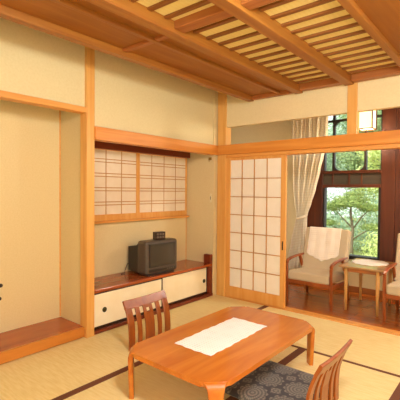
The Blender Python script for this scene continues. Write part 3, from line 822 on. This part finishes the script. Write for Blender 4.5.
POD = [(0.0, 0.236, 0.449), (0.0, 0.226, 0.344), (0.0, 0.09, 0.405)]
for p in POD:
    b = bmesh.new(); ball(b, p, 0.018, 2, (1, 1, 0.9)); obj('pod', b, 'pod', br_, True)

# ------------------------------------------------------------------ garden
gz = -0.75
b = bmesh.new()
grid(b, 30, 30, lambda u, v: (-22+34*u, 1.6+26*v, gz+0.15*math.sin(u*17)*math.sin(v*13)-0.02))
o = obj('ground', b, 'ground', None, True); tag(o, 'mossy garden ground outside the veranda window', 'ground', kind=S)

def leaves(b, c, r, n_, size, up=0.5):
    for _ in range(n_):
        while True:
            p = Vector((random.uniform(-1, 1), random.uniform(-1, 1), random.uniform(-1, 1)))
            if 0.25 < p.length < 1: break
        q = Vector(c)+Vector((p.x*r[0], p.y*r[1], p.z*r[2]))
        nrm = (p.normalized()+Vector((random.uniform(-.8, .8), random.uniform(-.8, .8), random.uniform(-.3, 1)))*up).normalized()
        t = nrm.orthogonal().normalized(); t.rotate(Matrix.Rotation(random.uniform(0, 2*PI), 3, nrm)); s = nrm.cross(t)
        L = size*random.uniform(.45, 0.9); w_ = L*0.45
        b.faces.new([b.verts.new(q-t*L), b.verts.new(q+s*w_), b.verts.new(q+t*L), b.verts.new(q-s*w_)])

def tree(name, label, cat, base, blobs, mat, size, dens, trunk=None, group=None):
    r = empty(name, label, cat, base, 0, group)
    b = bmesh.new()
    for (c, rr) in blobs:
        leaves(b, c, rr, int(dens*(rr[0]*rr[1]+rr[1]*rr[2]+rr[0]*rr[2])), size)
    me_ok = obj('foliage', b, mat, r)
    if trunk:
        b = bmesh.new()
        for path, rad in trunk: tube(b, path, rad, 8)
        obj('trunk', b, 'trunk', r, True)
    return r
# cloud pruned pine in the middle of the window
tree('pine_tree', 'cloud pruned pine with a bare trunk in the middle of the window', 'tree', (-0.62, 6.9, gz-0.35),
     [((0, 0, 2.22), (0.50, 0.5, 0.13)), ((-0.50, 0.1, 1.98), (0.38, 0.4, 0.12)), ((0.48, 0.0, 2.0), (0.36, 0.4, 0.12)), ((0.2, -0.2, 2.10), (0.4, 0.4, 0.11)), ((-0.2, -0.2, 2.1), (0.42, 0.4, 0.11)), ((0.05, 0.1, 2.36), (0.3, 0.3, 0.09)), ((0.62, -0.2, 1.5), (0.34, 0.3, 0.11)), ((-0.62, -0.1, 1.55), (0.32, 0.3, 0.10))],
     'leaf_pine', 0.042, 3600, [([(0.08, 0, 0.3), (0.03, 0, 0.9), (0.06, 0, 1.4), (0.0, 0, 1.8), (0, 0, 2.22)], [0.06, 0.05, 0.042, 0.034, 0.016]), ([(0.06, 0, 1.4), (0.3, 0, 1.75), (0.5, 0, 1.96)], [0.022, 0.016, 0.01]), ([(0.02, 0, 1.45), (-0.3, 0.05, 1.75), (-0.5, 0.1, 1.94)], [0.022, 0.016, 0.01]), ([(0.04, 0, 1.1), (0.4, -0.1, 1.35), (0.62, -0.2, 1.47)], [0.02, 0.014, 0.01]), ([(0.04, 0, 1.15), (-0.4, 0, 1.4), (-0.62, -0.1, 1.52)], [0.02, 0.014, 0.01])])
def shrub(label, base, blobs, mat, size=0.045, dens=2400):
    return tree('shrub', label, 'shrub', base, blobs, mat, size, dens, [([(0, 0, 0), (0.02, 0, 0.3)], [0.04, 0.03])], 'garden shrubs')
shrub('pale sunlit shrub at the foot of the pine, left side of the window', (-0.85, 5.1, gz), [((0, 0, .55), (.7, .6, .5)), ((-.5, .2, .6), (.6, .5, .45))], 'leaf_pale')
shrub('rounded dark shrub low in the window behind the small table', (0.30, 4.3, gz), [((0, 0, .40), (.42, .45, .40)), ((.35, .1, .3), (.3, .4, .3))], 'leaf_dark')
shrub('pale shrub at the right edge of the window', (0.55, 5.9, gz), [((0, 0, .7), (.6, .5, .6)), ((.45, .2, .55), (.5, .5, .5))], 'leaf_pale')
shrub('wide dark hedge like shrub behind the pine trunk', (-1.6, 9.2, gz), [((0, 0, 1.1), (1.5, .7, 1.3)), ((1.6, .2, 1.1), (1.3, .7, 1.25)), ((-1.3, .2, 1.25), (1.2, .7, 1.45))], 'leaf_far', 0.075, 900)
def bigtree(label, base, h, r, mat, n_=9):
    bl = []
    for k in range(n_):
        a = random.uniform(0, 2*PI); q = random.uniform(.1, .75)
        bl.append(((r*q*math.cos(a), r*q*math.sin(a), h*random.uniform(.3, .92)), (r*.5, r*.5, r*.38)))
    return tree('garden_tree', label, 'tree', base, bl, mat, 0.12, 420, [([(0, 0, 0), (.1, 0, h*.4), (0, 0, h*.85)], [.16, .12, .05])], 'tall trees behind the pine')
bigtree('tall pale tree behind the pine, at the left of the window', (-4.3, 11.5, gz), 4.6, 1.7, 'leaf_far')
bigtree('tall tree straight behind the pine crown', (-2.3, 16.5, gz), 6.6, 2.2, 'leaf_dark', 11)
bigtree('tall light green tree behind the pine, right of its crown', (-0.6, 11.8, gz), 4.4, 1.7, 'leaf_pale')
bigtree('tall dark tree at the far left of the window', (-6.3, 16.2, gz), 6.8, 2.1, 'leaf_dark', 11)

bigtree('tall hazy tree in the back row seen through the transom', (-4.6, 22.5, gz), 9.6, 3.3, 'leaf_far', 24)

# ------------------------------------------------------------------ light
def light(name, kind, loc, energy, color, **kw):
    l = bpy.data.lights.new(name, kind); l.energy = energy; l.color = color
    for k, v in kw.items(): setattr(l, k, v)
    o = bpy.data.objects.new(name, l); COL.objects.link(o); o.location = loc; return o
light('room_lamp', 'POINT', (2.75, -2.75, 2.22), 95, (1.0, 1.0, 0.985), shadow_soft_size=0.2)
o = light('room_fill', 'AREA', (3.3, -4.55, 1.5), 34, (1.0, 1.0, 0.99), shape='RECTANGLE', size=1.6, size_y=1.6)  # added fill from behind the viewer, no known source there
o.rotation_euler = (math.radians(90), 0, math.radians(8))
light('veranda_fill', 'POINT', (3.0, 0.70, 2.1), 58, (1.0, 0.96, 0.88), shadow_soft_size=0.12)  # added unseen fill that brightens the veranda, no fitting stands here
light('lantern_bulb', 'POINT', (1.49, 1.00, 1.98), 8, (1.0, 0.86, 0.62), shadow_soft_size=0.06)
s = light('sun', 'SUN', (0, 0, 10), 4.5, (1.0, 0.96, 0.86), angle=math.radians(3))
s.rotation_euler = (math.radians(42), 0, math.radians(-25))
w = bpy.data.worlds.new('sky'); SC.world = w; w.use_nodes = True
nt = w.node_tree; bg = nt.nodes['Background']
sk = nt.nodes.new('ShaderNodeTexSky'); sk.sky_type = 'HOSEK_WILKIE'; sk.turbidity = 6; sk.sun_direction = Vector((0.3, -0.6, 0.74)).normalized()
mxw = nt.nodes.new('ShaderNodeMix'); mxw.data_type = 'RGBA'; mxw.inputs[0].default_value = 0.75
mxw.inputs[7].default_value = (0.95, 0.98, 1.0, 1)
nt.links.new(sk.outputs[0], mxw.inputs[6]); nt.links.new(mxw.outputs[2], bg.inputs['Color'])
bg.inputs['Strength'].default_value = 1.9

# ------------------------------------------------------------------ camera
yaw, pitch, roll = 0.693917711, -0.0239164786, 0.00776146879
f = Vector((-math.sin(yaw)*math.cos(pitch), math.cos(yaw)*math.cos(pitch), math.sin(pitch)))
r0 = Vector((math.cos(yaw), math.sin(yaw), 0)); u0 = r0.cross(f)
r = r0*math.cos(roll)+u0*math.sin(roll); u = -r0*math.sin(roll)+u0*math.cos(roll)
cam = bpy.data.cameras.new('camera'); cam.sensor_width = 36; cam.lens = 381.963*36/400; cam.clip_start = 0.02
co = bpy.data.objects.new('camera', cam); COL.objects.link(co)
m3 = Matrix((r, u, -f)).transposed(); m4 = m3.to_4x4(); m4.translation = Vector((2.90773, -3.837136, 1.313928)); co.matrix_world = m4
SC.camera = co
SC.view_settings.view_transform = 'Standard'; SC.view_settings.look = 'None'; SC.view_settings.gamma = 1.0
SC.view_settings.use_curve_mapping = False; SC.view_settings.exposure = 0.46
